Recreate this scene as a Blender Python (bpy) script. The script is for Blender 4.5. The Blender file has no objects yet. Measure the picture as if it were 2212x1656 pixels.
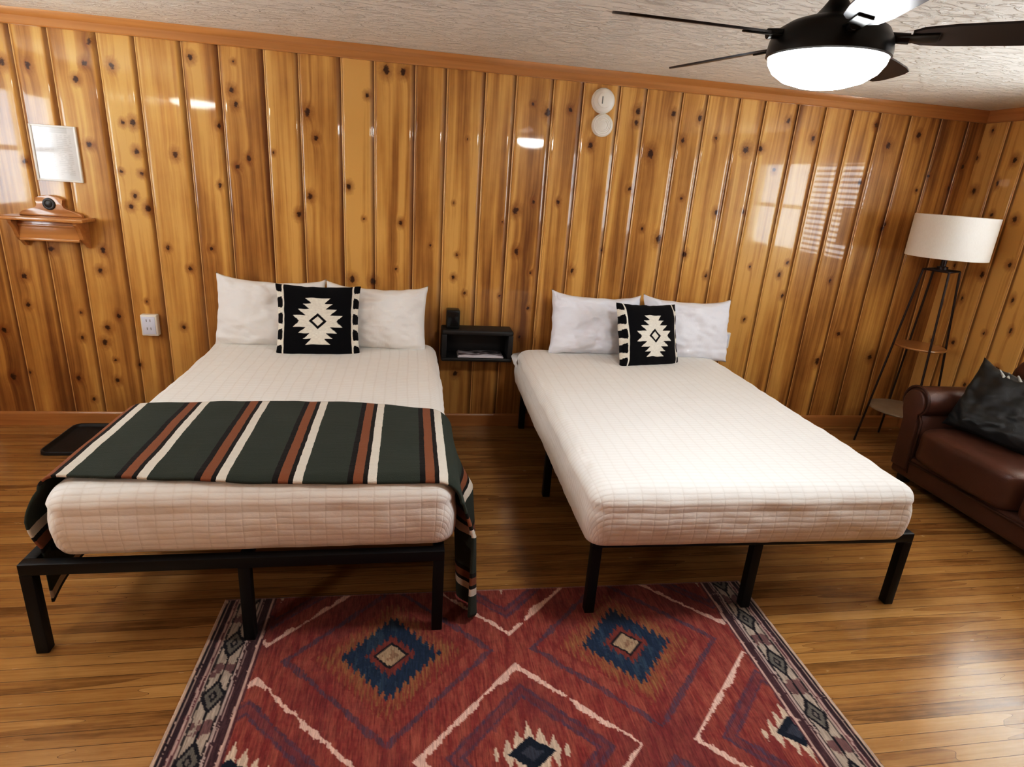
import bpy, bmesh, math, random
import numpy as np
from mathutils import Vector, Matrix, noise as mnoise
random.seed(7); rng = np.random.default_rng(11)
COL = bpy.context.scene.collection
PI = math.pi
H = 2.461          # ceiling height
XR = 3.838         # right wall
XL = -3.4          # left wall
YF = -6.4          # wall behind the camera

# ------------------------------------------------------------------ node helpers
class NB:
    def __init__(s, name, bump=False):
        s.m = bpy.data.materials.new(name); s.m.use_nodes = True
        s.t = s.m.node_tree; s.n = s.t.nodes; s.bsdf = s.n['Principled BSDF']; s.out = s.n['Material Output']
    def node(s, typ, **kw):
        n = s.n.new(typ)
        for k, v in kw.items():
            if k.startswith('_'): setattr(n, k[1:], v)
            else: n.inputs[k.replace('__', ' ')].default_value = v
        return n
    def link(s, a, b): s.t.links.new(a, b); return b
    def setin(s, sock, v):
        if isinstance(v, (int, float, tuple, list)): sock.default_value = v
        else: s.t.links.new(v, sock)
    def math(s, op, a, b=None, c=None, clamp=False):
        n = s.n.new('ShaderNodeMath'); n.operation = op; n.use_clamp = clamp
        s.setin(n.inputs[0], a)
        if b is not None: s.setin(n.inputs[1], b)
        if c is not None: s.setin(n.inputs[2], c)
        return n.outputs[0]
    def attr(s, name):
        n = s.n.new('ShaderNodeAttribute'); n.attribute_name = name; return n
    def ramp(s, fac, stops, interp='LINEAR'):
        n = s.n.new('ShaderNodeValToRGB'); n.color_ramp.interpolation = interp
        e = n.color_ramp.elements
        while len(e) < len(stops): e.new(0.5)
        for el, (p, c) in zip(e, stops):
            el.position = p; el.color = (c[0], c[1], c[2], 1) if not isinstance(c, (int, float)) else (c, c, c, 1)
        s.setin(n.inputs[0], fac); return n.outputs[0]
    def mix(s, fac, a, b, mode='MIX'):
        n = s.n.new('ShaderNodeMix'); n.data_type = 'RGBA'; n.blend_type = mode
        s.setin(n.inputs[0], fac)
        for i, v in ((6, a), (7, b)):
            if isinstance(v, tuple) and len(v) == 3: v = (*v, 1)
            s.setin(n.inputs[i], v)
        return n.outputs[2]
    def comb(s, x, y, z):
        n = s.n.new('ShaderNodeCombineXYZ')
        for i, v in enumerate((x, y, z)): s.setin(n.inputs[i], v)
        return n.outputs[0]
    def noise(s, vec, scale=1, detail=3, rough=0.55, dist=0):
        n = s.n.new('ShaderNodeTexNoise'); n.inputs['Scale'].default_value = scale; n.inputs['Detail'].default_value = detail
        n.inputs['Roughness'].default_value = rough; n.inputs['Distortion'].default_value = dist
        if vec is not None: s.link(vec, n.inputs['Vector'])
        return n.outputs[0]
    def pos(s): return s.n.new('ShaderNodeNewGeometry').outputs['Position']
    def obj(s): return s.n.new('ShaderNodeTexCoord').outputs['Object']
    def sep(s, v):
        n = s.n.new('ShaderNodeSeparateXYZ'); s.link(v, n.inputs[0]); return n.outputs
    def mapping(s, v, scale):
        n = s.n.new('ShaderNodeMapping'); n.inputs['Scale'].default_value = scale; s.link(v, n.inputs['Vector']); return n.outputs[0]
    def bump(s, h, strength=0.5, dist=0.01):
        n = s.n.new('ShaderNodeBump'); n.inputs['Strength'].default_value = strength; n.inputs['Distance'].default_value = dist
        s.link(h, n.inputs['Height']); s.link(n.outputs[0], s.bsdf.inputs['Normal'])
    def base(s, v): s.setin(s.bsdf.inputs['Base Color'], (*v, 1) if isinstance(v, tuple) and len(v) == 3 else v)
    def P(s, **kw):
        for k, v in kw.items():
            s.setin(s.bsdf.inputs[k.replace('_', ' ')], v)
        return s

def plain(name, c, rough=0.5, metal=0.0, var=0.12, scale=14, bump=0.0, spec=0.5, sheen=0.0, bscale=60):
    b = NB(name); o = b.obj()
    f = b.noise(o, scale, 4)
    b.base(b.mix(f, tuple(x * (1 - var) for x in c), tuple(min(1, x * (1 + var)) for x in c)))
    b.P(Roughness=rough, Metallic=metal)
    b.bsdf.inputs['Specular IOR Level'].default_value = spec
    if sheen: b.bsdf.inputs['Sheen Weight'].default_value = sheen
    if bump: b.bump(b.noise(o, bscale, 4), bump, 0.004)
    return b.m

# ------------------------------------------------------------------ materials
def mat_pine():
    b = NB('knotty_pine')
    p = b.attr('uvw').outputs['Vector']; sx, sy, sz = b.sep(p)          # across, random, along
    kd = b.attr('knot').outputs['Fac']; br = b.attr('board').outputs['Fac']
    off = b.math('MULTIPLY', br, 37.0)
    warp = b.math('MULTIPLY', b.math('POWER', 2.718, b.math('MULTIPLY', kd, -0.8)), 0.05)
    xw = b.math('ADD', sx, warp)
    big = b.noise(b.comb(b.math('MULTIPLY', xw, 7.0), off, b.math('MULTIPLY', sz, 0.55)), 1, 2, .5, .4)
    fine = b.noise(b.comb(b.math('MULTIPLY', xw, 90.0), off, b.math('MULTIPLY', sz, 2.2)), 1, 4, .6, .3)
    blot = b.noise(b.comb(b.math('MULTIPLY', sx, 9), off, b.math('MULTIPLY', sz, 5)), 1, 3, .6)
    rings = b.noise(b.comb(b.math('MULTIPLY', xw, 26.0), b.math('ADD', off, 5.0), b.math('MULTIPLY', sz, .8)), 1, 1, .4, .8)
    v = b.math('ADD', b.math('MULTIPLY', big, 1.15), b.math('MULTIPLY', fine, 0.34))
    v = b.math('ADD', v, b.math('MULTIPLY', rings, 0.55))
    v = b.math('SUBTRACT', v, 0.36)
    v = b.math('ADD', v, b.math('MULTIPLY', b.math('SUBTRACT', blot, .5), 0.22))
    v = b.math('ADD', v, b.math('MULTIPLY', b.math('SUBTRACT', br, .5), 0.46))
    col = b.ramp(v, [(0.34, (0.215, 0.088, 0.024)), (0.52, (0.39, 0.186, 0.051)), (0.68, (0.55, 0.296, 0.084)), (0.86, (0.69, 0.415, 0.135))])
    # groove shade painted into the colour, darker with depth
    dep = b.attr('depth').outputs['Fac']
    col = b.mix(b.math('MULTIPLY', b.math('MAXIMUM', dep, 0.0), 0.72), col, (0.13, 0.042, 0.010))
    col = b.mix(b.math('MULTIPLY', b.math('MULTIPLY', dep, -0.5, clamp=True), 0.75), col, (0.80, 0.50, 0.22))  # highlight along the bead edges painted in as a lighter colour
    kn = b.noise(b.comb(b.math('MULTIPLY', sx, 60), off, b.math('MULTIPLY', sz, 60)), 1, 3, .6)
    kk = b.math('ADD', kd, b.math('MULTIPLY', b.math('SUBTRACT', kn, .5), 1.5))
    halo = b.ramp(kk, [(0.0, 1.0), (0.52, 0.0)])
    hal = b.math('MULTIPLY', b.ramp(b.math('MULTIPLY', kk, .33), [(0.3, 0.62), (0.95, 0.0)]), 1.0)
    col = b.mix(hal, col, (0.22, 0.07, 0.014))
    core = b.ramp(kk, [(0.62, 1.0), (1.1, 0.0)])
    col = b.mix(b.math('MULTIPLY', core, .93), col, (0.042, 0.011, 0.004))
    b.base(col)
    b.P(Roughness=0.36)
    b.bsdf.inputs['Coat Weight'].default_value = 0.5; b.bsdf.inputs['Specular IOR Level'].default_value = 0.35
    b.bsdf.inputs['Coat Roughness'].default_value = 0.045
    wav = b.noise(b.comb(b.math('MULTIPLY', sx, 14), off, b.math('MULTIPLY', sz, 3)), 1, 2, .5)
    hh = b.math('ADD', b.math('MULTIPLY', fine, 0.05), wav)
    b.bump(hh, 0.22, 0.004)
    return b.m

def mat_trimwood(name, dirn='x', dark=1.0):
    b = NB(name); o = b.obj()
    sc = {'x': (1.2, 40, 40), 'y': (40, 1.2, 40), 'z': (40, 40, 1.2)}[dirn]
    f = b.noise(b.mapping(o, sc), 1, 4, .6, .3); g = b.noise(b.mapping(o, tuple(q * .16 for q in sc)), 1, 2)
    v = b.math('ADD', b.math('MULTIPLY', f, .45), b.math('MULTIPLY', g, .55))
    d = dark
    b.base(b.ramp(v, [(0.3, (0.34 * d, 0.145 * d, 0.042 * d)), (0.7, (0.60 * d, 0.30 * d, 0.105 * d))]))
    b.P(Roughness=0.28); b.bsdf.inputs['Coat Weight'].default_value = 0.4
    b.bump(f, 0.15, 0.002)
    return b.m

def mat_floor():
    b = NB('oak_strip_floor'); p = b.pos()
    x, y, z = b.sep(p)
    br = b.n.new('ShaderNodeTexBrick'); br.offset = 0.37; br.offset_frequency = 3; br.squash = 1
    br.inputs['Scale'].default_value = 1.0; br.inputs['Brick Width'].default_value = 0.85; br.inputs['Row Height'].default_value = 0.057
    br.inputs['Mortar Size'].default_value = 0.0014; br.inputs['Mortar Smooth'].default_value = 0.4; br.inputs['Bias'].default_value = 0.0
    br.inputs['Color1'].default_value = (0, 0, 0, 1); br.inputs['Color2'].default_value = (1, 1, 1, 1); br.inputs['Mortar'].default_value = (0.5, 0.5, 0.5, 1)
    wob = b.math('MULTIPLY', b.noise(b.comb(0.0, b.math('MULTIPLY', y, 9.0), 0.0), 1, 1), 3.0)
    b.link(b.comb(b.math('ADD', x, wob), y, 0.0), br.inputs['Vector'])
    rnd = b.sep(br.outputs['Color'])[0]
    off = b.math('MULTIPLY', rnd, 23)
    g = b.noise(b.comb(b.math('MULTIPLY', x, 2.6), b.math('MULTIPLY', y, 95), off), 1, 5, .7, .3)
    g2 = b.noise(b.comb(b.math('MULTIPLY', x, 1.3), b.math('MULTIPLY', y, 20), off), 1, 3, .6, .4)
    sp = b.noise(b.comb(b.math('MULTIPLY', x, 9), b.math('MULTIPLY', y, 30), off), 1, 3, .7)
    v = b.math('ADD', b.math('MULTIPLY', g, .50), b.math('MULTIPLY', g2, .42))
    v = b.math('ADD', v, b.math('MULTIPLY', b.math('SUBTRACT', rnd, .5), .30))
    v = b.math('ADD', v, b.math('MULTIPLY', b.math('SUBTRACT', sp, .5), .22))
    col = b.ramp(v, [(0.22, (0.17, 0.078, 0.022)), (0.40, (0.335, 0.17, 0.052)), (0.6, (0.45, 0.25, 0.085)), (0.8, (0.55, 0.33, 0.13))])
    col = b.mix(b.math('MULTIPLY', br.outputs['Fac'], .8), col, (0.045, 0.018, 0.006))
    b.base(col)
    b.P(Roughness=b.math('ADD', b.math('MULTIPLY', sp, .16), .16))
    b.bsdf.inputs['Coat Weight'].default_value = 0.35; b.bsdf.inputs['Coat Roughness'].default_value = 0.16
    b.bump(b.math('SUBTRACT', b.math('MULTIPLY', g, .3), b.math('MULTIPLY', br.outputs['Fac'], 1.0)), 0.35, 0.002)
    return b.m

def mat_ceiling():
    b = NB('textured_plaster'); p = b.pos()
    f = b.noise(b.mapping(p, (9, 22, 9)), 1, 5, .62, 1.2); g = b.noise(p, 38, 4, .65)
    r = b.ramp(f, [(0.5, 0.0), (0.60, 1.0)])
    b.base(b.mix(r, (0.84, 0.825, 0.775), (0.92, 0.91, 0.865)))
    b.P(Roughness=0.75)
    b.bump(b.math('ADD', r, b.math('MULTIPLY', g, .6)), 0.9, 0.008)
    return b.m

def mat_quilt():
    b = NB('cream_quilt')
    q = b.attr('quilt').outputs['Vector']; u, v, w = b.sep(q)
    wob = b.math('MULTIPLY', b.math('SUBTRACT', b.noise(q, 5, 3), .5), 0.016)
    def chan(c, per, pw):
        t = b.math('FRACT', b.math('DIVIDE', b.math('ADD', c, wob), per))
        t = b.math('ABSOLUTE', b.math('SUBTRACT', b.math('MULTIPLY', t, 2), 1))
        return b.math('SUBTRACT', 1, b.math('POWER', t, pw))
    a = chan(v, 0.0255, 2.2); c = chan(u, 0.058, 7)
    puck = b.noise(b.mapping(q, (45, 120, 30)), 1, 3, .6); soft = b.noise(q, 7, 3, .6)
    h = b.math('MULTIPLY', b.math('ADD', b.math('MULTIPLY', a, 0.6), 0.4), b.math('ADD', b.math('MULTIPLY', c, .6), .4))
    hh = b.math('ADD', h, b.math('MULTIPLY', puck, .5))
    hh = b.math('ADD', hh, b.math('MULTIPLY', soft, 1.2))
    b.base(b.mix(b.math('MULTIPLY', h, 1.0), (0.71, 0.67, 0.62), (0.80, 0.775, 0.735)))
    b.P(Roughness=0.85); b.bsdf.inputs['Sheen Weight'].default_value = 0.15
    b.bsdf.inputs['Specular IOR Level'].default_value = 0.2
    b.bump(hh, 0.28, 0.005)
    return b.m

def mat_throw():
    b = NB('striped_fleece')
    u, v, w = b.sep(b.attr('cloth').outputs['Vector'])
    nz = b.noise(b.comb(b.math('MULTIPLY', u, 8), b.math('MULTIPLY', v, 30), 0.0), 1, 3)
    uu = b.math('ADD', u, b.math('MULTIPLY', b.math('SUBTRACT', nz, .5), 0.006))
    t = b.math('FRACT', b.math('DIVIDE', b.math('ADD', uu, 10 * 0.266 + 0.19 + 0.052), 0.266))   # 0..1 within one repeat
    G = (0.040, 0.051, 0.040); K = (0.010, 0.006, 0.006); R = (0.27, 0.10, 0.048); W = (0.74, 0.69, 0.61)
    def at(mm): return mm / 266.0
    col = b.ramp(t, [(0.0, G), (at(4), K), (at(24), R), (at(60), K), (at(76), W), (at(110), G)], 'CONSTANT')
    plush = b.noise(b.comb(b.math('MULTIPLY', u, 9), b.math('MULTIPLY', v, 60), 0.0), 1, 4, .7)
    f2 = b.noise(b.attr('cloth').outputs['Vector'], 260, 2)
    col = b.mix(b.math('MULTIPLY', plush, .55), col, b.mix(.35, col, (0.10, 0.10, 0.085)))
    b.base(col); b.P(Roughness=0.95); b.bsdf.inputs['Sheen Weight'].default_value = 0.06
    b.bsdf.inputs['Sheen Roughness'].default_value = 0.5; b.bsdf.inputs['Specular IOR Level'].default_value = 0.1
    b.bump(b.math('ADD', plush, f2), 0.5, 0.004)
    return b.m

def mat_attrcolor(name, stretch=(160, 14, 1), amt=0.35, rough=0.95, bscale=300, bump=.4, attr='pat', sheen=.1):
    b = NB(name); c = b.attr(attr).outputs['Color']; o = b.obj()
    s = b.noise(b.mapping(o, stretch), 1, 4, .7); f = b.noise(o, bscale, 2)
    s2 = b.ramp(s, [(0.3, 1 - amt), (0.7, 1 + amt * .6)])
    n = b.n.new('ShaderNodeMix'); n.data_type = 'RGBA'; n.blend_type = 'MULTIPLY'; n.inputs[0].default_value = 1
    b.link(c, n.inputs[6]); b.link(s2, n.inputs[7])
    b.base(n.outputs[2]); b.P(Roughness=rough); b.bsdf.inputs['Specular IOR Level'].default_value = 0.15
    b.bsdf.inputs['Sheen Weight'].default_value = sheen
    b.bump(b.math('ADD', f, s), bump, 0.003)
    return b.m

def mat_linen(name, c):
    b = NB(name); o = b.obj()
    w = b.noise(o, 6, 3, .6, .6); f = b.noise(o, 320, 2)
    b.base(b.mix(w, tuple(x * .93 for x in c), c)); b.P(Roughness=0.85)
    b.bsdf.inputs['Specular IOR Level'].default_value = 0.2; b.bsdf.inputs['Sheen Weight'].default_value = 0.1
    b.bump(b.math('ADD', b.math('MULTIPLY', w, 3), b.math('MULTIPLY', f, .3)), 0.35, 0.008)
    return b.m

def mat_leather(name, c1, c2, rough=0.34):
    b = NB(name); o = b.obj()
    w = b.noise(o, 5, 4, .6, .5); v = b.n.new('ShaderNodeTexVoronoi'); v.inputs['Scale'].default_value = 240; b.link(o, v.inputs['Vector'])
    b.base(b.mix(w, c1, c2)); b.P(Roughness=b.math('ADD', b.math('MULTIPLY', w, .15), rough - .07))
    b.bump(b.math('ADD', b.math('MULTIPLY', v.outputs['Distance'], .35), b.math('MULTIPLY', w, 2.0)), 0.35, 0.004)
    return b.m

def mat_glass():
    b = NB('window_glass'); t = b.n.new('ShaderNodeBsdfTransparent'); g = b.n.new('ShaderNodeBsdfGlossy'); g.inputs['Roughness'].default_value = 0.02
    m = b.n.new('ShaderNodeMixShader'); m.inputs[0].default_value = 0.07; b.link(t.outputs[0], m.inputs[1]); b.link(g.outputs[0], m.inputs[2])
    b.link(m.outputs[0], b.out.inputs['Surface']); return b.m

def mat_emit(name, c, strength, rim=0.55):
    b = NB(name); e = b.n.new('ShaderNodeEmission')
    lw = b.n.new('ShaderNodeLayerWeight'); lw.inputs['Blend'].default_value = 0.3
    s = b.math('SUBTRACT', 1, b.math('MULTIPLY', lw.outputs['Facing'], 1 - rim))
    e.inputs['Color'].default_value = (*c, 1); b.link(b.math('MULTIPLY', s, strength), e.inputs['Strength'])
    b.link(e.outputs[0], b.out.inputs['Surface']); return b.m

def mat_shade():
    b = NB('linen_shade'); o = b.obj()
    f = b.noise(b.mapping(o, (260, 260, 60)), 1, 2)
    b.base(b.mix(f, (0.70, 0.665, 0.61), (0.80, 0.77, 0.715))); b.P(Roughness=0.9)
    b.bsdf.inputs['Specular IOR Level'].default_value = 0.1
    b.bump(f, .15, .002); return b.m

M = {}
M['pine'] = mat_pine(); M['trimx'] = mat_trimwood('trim_pine_x', 'x'); M['trimy'] = mat_trimwood('trim_pine_y', 'y')
M['shelfwood'] = mat_trimwood('shelf_pine', 'x', 1.08); M['lampwood'] = mat_trimwood('lamp_shelf_wood', 'x', .75)
M['floor'] = mat_floor(); M['ceil'] = mat_ceiling(); M['quilt'] = mat_quilt(); M['throw'] = mat_throw()
M['rug'] = mat_attrcolor('woven_rug', (150, 16, 1), .38)
M['kilim'] = mat_attrcolor('black_white_kilim', (60, 60, 200), .16, bscale=420, bump=.5, sheen=0.05)
M['notice'] = mat_attrcolor('printed_paper', (8, 8, 8), .05, .6, 80, .02)
M['linen_warm'] = mat_linen('white_cotton', (0.84, 0.82, 0.79)); M['linen_cool'] = mat_linen('white_cotton_cool', (0.84, 0.85, 0.90))
M['sheet'] = mat_linen('sheet_cotton', (0.78, 0.75, 0.72))
M['black'] = plain('black_powder_coat', (0.0065, 0.006, 0.0065), .45, 0, .3, spec=.3)
M['blackwood'] = plain('black_stained_wood', (0.019, 0.017, 0.016), .48, 0, .4, 20, .1)
M['clockblack'] = plain('black_plastic', (0.008, 0.009, 0.008), .3)
M['white_plastic'] = plain('white_plastic', (0.80, 0.77, 0.70), .35, 0, .04)
M['cool_plastic'] = plain('bluish_white_plastic', (0.70, 0.74, 0.84), .35, 0, .04)
M['grey_plastic'] = plain('grey_plastic', (0.20, 0.21, 0.19), .45)
M['tray'] = plain('black_rubber', (0.012, 0.012, 0.013), .5, 0, .3, 30, .2)
M['leather'] = mat_leather('brown_leather', (0.066, 0.024, 0.014), (0.118, 0.046, 0.028))
M['leather_dk'] = mat_leather('brown_leather_welt', (0.05, 0.018, 0.011), (0.075, 0.028, 0.017))
M['cushion_dk'] = mat_leather('charcoal_leather', (0.013, 0.014, 0.014), (0.020, 0.021, 0.021), .42)
M['fringe'] = plain('grey_fringe', (0.36, 0.37, 0.36), .6)
M['paleshelf'] = plain('pale_wood', (0.25, 0.19, 0.13), .5, 0, .2)
M['lampmetal'] = plain('dark_bronze', (0.03, 0.013, 0.010), .4, .3)
M['fanmetal'] = plain('dark_bronze_fan', (0.030, 0.027, 0.023), .30, .65, .1)
M['fanblade'] = plain('espresso_blade', (0.022, 0.015, 0.012), .38, 0, .3, 8)
M['bowl'] = mat_emit('lit_glass_bowl', (0.93, 0.97, 1.0), 58)
M['ceilglow'] = mat_emit('lit_diffuser', (1.0, 0.97, 0.93), 48)
M['shade'] = mat_shade(); M['glass'] = mat_glass()
M['winframe'] = plain('white_window_paint', (0.72, 0.70, 0.66), .4, 0, .05)
M['blind'] = plain('blind_slat', (0.75, 0.72, 0.66), .5, 0, .05)
M['disc'] = plain('dark_disc', (0.035, 0.03, 0.026), .4, .3, .4, 40)
M['page'] = plain('magazine_page', (0.62, 0.58, 0.60), .4, 0, .1, 20)
M['bronze'] = plain('bronze_knob', (0.05, 0.03, .02), .35, .6)

def mat_cover():
    b = NB('magazine_cover'); o = b.obj(); f = b.noise(b.mapping(o, (6, 14, 3)), 1, 2, .5, 1.0)
    b.base(b.ramp(f, [(0.42, (0.10, 0.075, 0.075)), (0.5, (0.26, 0.21, 0.22)), (0.56, (0.62, 0.57, 0.6))])); b.P(Roughness=.25); return b.m
M['cover'] = mat_cover()

# ------------------------------------------------------------------ object helpers
def mesh_obj(name, verts, faces, mat, parent=None, smooth=True, attrs=None, loc=None):
    me = bpy.data.meshes.new(name); me.from_pydata([tuple(v) for v in verts], [], faces); me.update()
    if smooth: me.polygons.foreach_set('use_smooth', [True] * len(me.polygons))
    o = bpy.data.objects.new(name, me); COL.objects.link(o)
    if mat: me.materials.append(mat)
    if attrs:
        for k, (typ, arr) in attrs.items():
            a = me.attributes.new(k, typ, 'POINT')
            a.data.foreach_set({'FLOAT': 'value', 'FLOAT_VECTOR': 'vector', 'FLOAT_COLOR': 'color'}[typ], np.asarray(arr, dtype=np.float32).ravel())
    if parent: o.parent = parent
    if loc: o.location = loc
    return o

def bm_obj(name, bm, mat, parent=None, smooth=False, auto=None):
    me = bpy.data.meshes.new(name); bmesh.ops.recalc_face_normals(bm, faces=bm.faces); bm.to_mesh(me); bm.free()
    if smooth or auto is not None: me.polygons.foreach_set('use_smooth', [True] * len(me.polygons))
    if auto is not None: me.set_sharp_from_angle(angle=math.radians(auto))
    o = bpy.data.objects.new(name, me); COL.objects.link(o)
    if mat: me.materials.append(mat)
    if parent: o.parent = parent
    return o

def thing(name, label, cat, loc=(0, 0, 0), rotz=0, group=None):
    o = bpy.data.objects.new(name, None); COL.objects.link(o); o.location = loc; o.rotation_euler = (0, 0, rotz); o.empty_display_size = .1
    return tag(o, label, cat, group)
def tag(o, label, cat, group=None):
    o['label'] = label; o['category'] = cat
    if group: o['group'] = group
    return o
def struct(o): o['kind'] = 'structure'; return o

def add_box(bm, x0, x1, y0, y1, z0, z1, bev=0.0, seg=2):
    r = bmesh.ops.create_cube(bm, size=1.0); vs = r['verts']
    bmesh.ops.scale(bm, vec=(x1 - x0, y1 - y0, z1 - z0), verts=vs)
    bmesh.ops.translate(bm, vec=((x0 + x1) / 2, (y0 + y1) / 2, (z0 + z1) / 2), verts=vs)
    if bev:
        es = list({e for v in vs for e in v.link_edges})
        bmesh.ops.bevel(bm, geom=es, offset=bev, segments=seg, profile=.5, affect='EDGES')
def box(name, x0, x1, y0, y1, z0, z1, mat, parent=None, bev=0.003, seg=2):
    bm = bmesh.new(); add_box(bm, x0, x1, y0, y1, z0, z1, bev, seg); return bm_obj(name, bm, mat, parent, auto=40)
def add_tube(bm, pts, r, n=10, caps=True):
    pts = [Vector(p) for p in pts]; rings = []
    for i, p in enumerate(pts):
        d = (pts[min(i + 1, len(pts) - 1)] - pts[max(i - 1, 0)]).normalized()
        a = d.orthogonal().normalized() if i == 0 else (rings[-1][1] - d * rings[-1][1].dot(d)).normalized()
        c = d.cross(a); rr = r[i] if isinstance(r, (list, tuple)) else r
        rings.append(([bm.verts.new(p + (a * math.cos(2 * PI * k / n) + c * math.sin(2 * PI * k / n)) * rr) for k in range(n)], a))
    for i in range(len(rings) - 1):
        A, B = rings[i][0], rings[i + 1][0]
        for k in range(n): bm.faces.new((A[k], A[(k + 1) % n], B[(k + 1) % n], B[k]))
    if caps: bm.faces.new(rings[0][0][::-1]); bm.faces.new(rings[-1][0])
def tube(name, pts, r, mat, parent=None, n=10):
    bm = bmesh.new(); add_tube(bm, pts, r, n); return bm_obj(name, bm, mat, parent, auto=50)
def lathe(name, prof, mat, parent=None, n=48, auto=35, axis='z', loc=(0, 0, 0)):
    bm = bmesh.new(); rings = []
    for r, z in prof:
        if r < 1e-5: rings.append([bm.verts.new((0, 0, z))])
        else: rings.append([bm.verts.new((r * math.cos(2 * PI * k / n), r * math.sin(2 * PI * k / n), z)) for k in range(n)])
    for A, B in zip(rings, rings[1:]):
        for k in range(n):
            a, b_, c, d = A[k % len(A)], A[(k + 1) % len(A)], B[(k + 1) % len(B)], B[k % len(B)]
            f = list(dict.fromkeys((a, b_, c, d)))
            if len(f) > 2: bm.faces.new(f)
    if axis == '-y':   # profile axis points into the room from the back wall
        bmesh.ops.rotate(bm, verts=bm.verts, matrix=Matrix.Rotation(PI / 2, 3, 'X'))
    bmesh.ops.translate(bm, vec=loc, verts=bm.verts)
    return bm_obj(name, bm, mat, parent, auto=auto)
def prism(name, poly, axis, a0, a1, mat, parent=None, bev=0.0, auto=35):
    """poly in the two other axes (order kept), extruded along axis"""
    bm = bmesh.new()
    def P(p, a): return {'x': (a, p[0], p[1]), 'y': (p[0], a, p[1]), 'z': (p[0], p[1], a)}[axis]
    A = [bm.verts.new(P(p, a0)) for p in poly]; B = [bm.verts.new(P(p, a1)) for p in poly]; n = len(poly)
    for k in range(n): bm.faces.new((A[k], A[(k + 1) % n], B[(k + 1) % n], B[k]))
    f1 = bm.faces.new(A[::-1]); f2 = bm.faces.new(B)
    if bev:
        es = list(f1.edges) + list(f2.edges); bmesh.ops.bevel(bm, geom=es, offset=bev, segments=2, profile=.5, affect='EDGES')
    return bm_obj(name, bm, mat, parent, auto=auto)
def puff(name, sx, sy, sz, mat, parent=None, e=5.0, n=14, wr=0.0, seed=0, loc=(0, 0, 0)):
    """soft rounded block, centred on loc; wr = wrinkle height"""
    bm = bmesh.new(); bmesh.ops.create_cube(bm, size=2.0)
    bmesh.ops.subdivide_edges(bm, edges=bm.edges, cuts=n, use_grid_fill=True)
    for v in bm.verts:
        p = v.co; ln = (abs(p.x) ** e + abs(p.y) ** e + abs(p.z) ** e) ** (1 / e); q = p / ln
        d = Vector((q.x * sx / 2, q.y * sy / 2, q.z * sz / 2))
        if wr:
            nn = mnoise.noise(d * 5 + Vector((seed * 7.1, 0, 0))) + .5 * mnoise.noise(d * 13 + Vector((0, seed * 3.3, 0)))
            d += Vector((q.x / sx, q.y / sy, q.z / sz)).normalized() * nn * wr
        v.co = d + Vector(loc)
    return bm_obj(name, bm, mat, parent, smooth=True)

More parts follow.
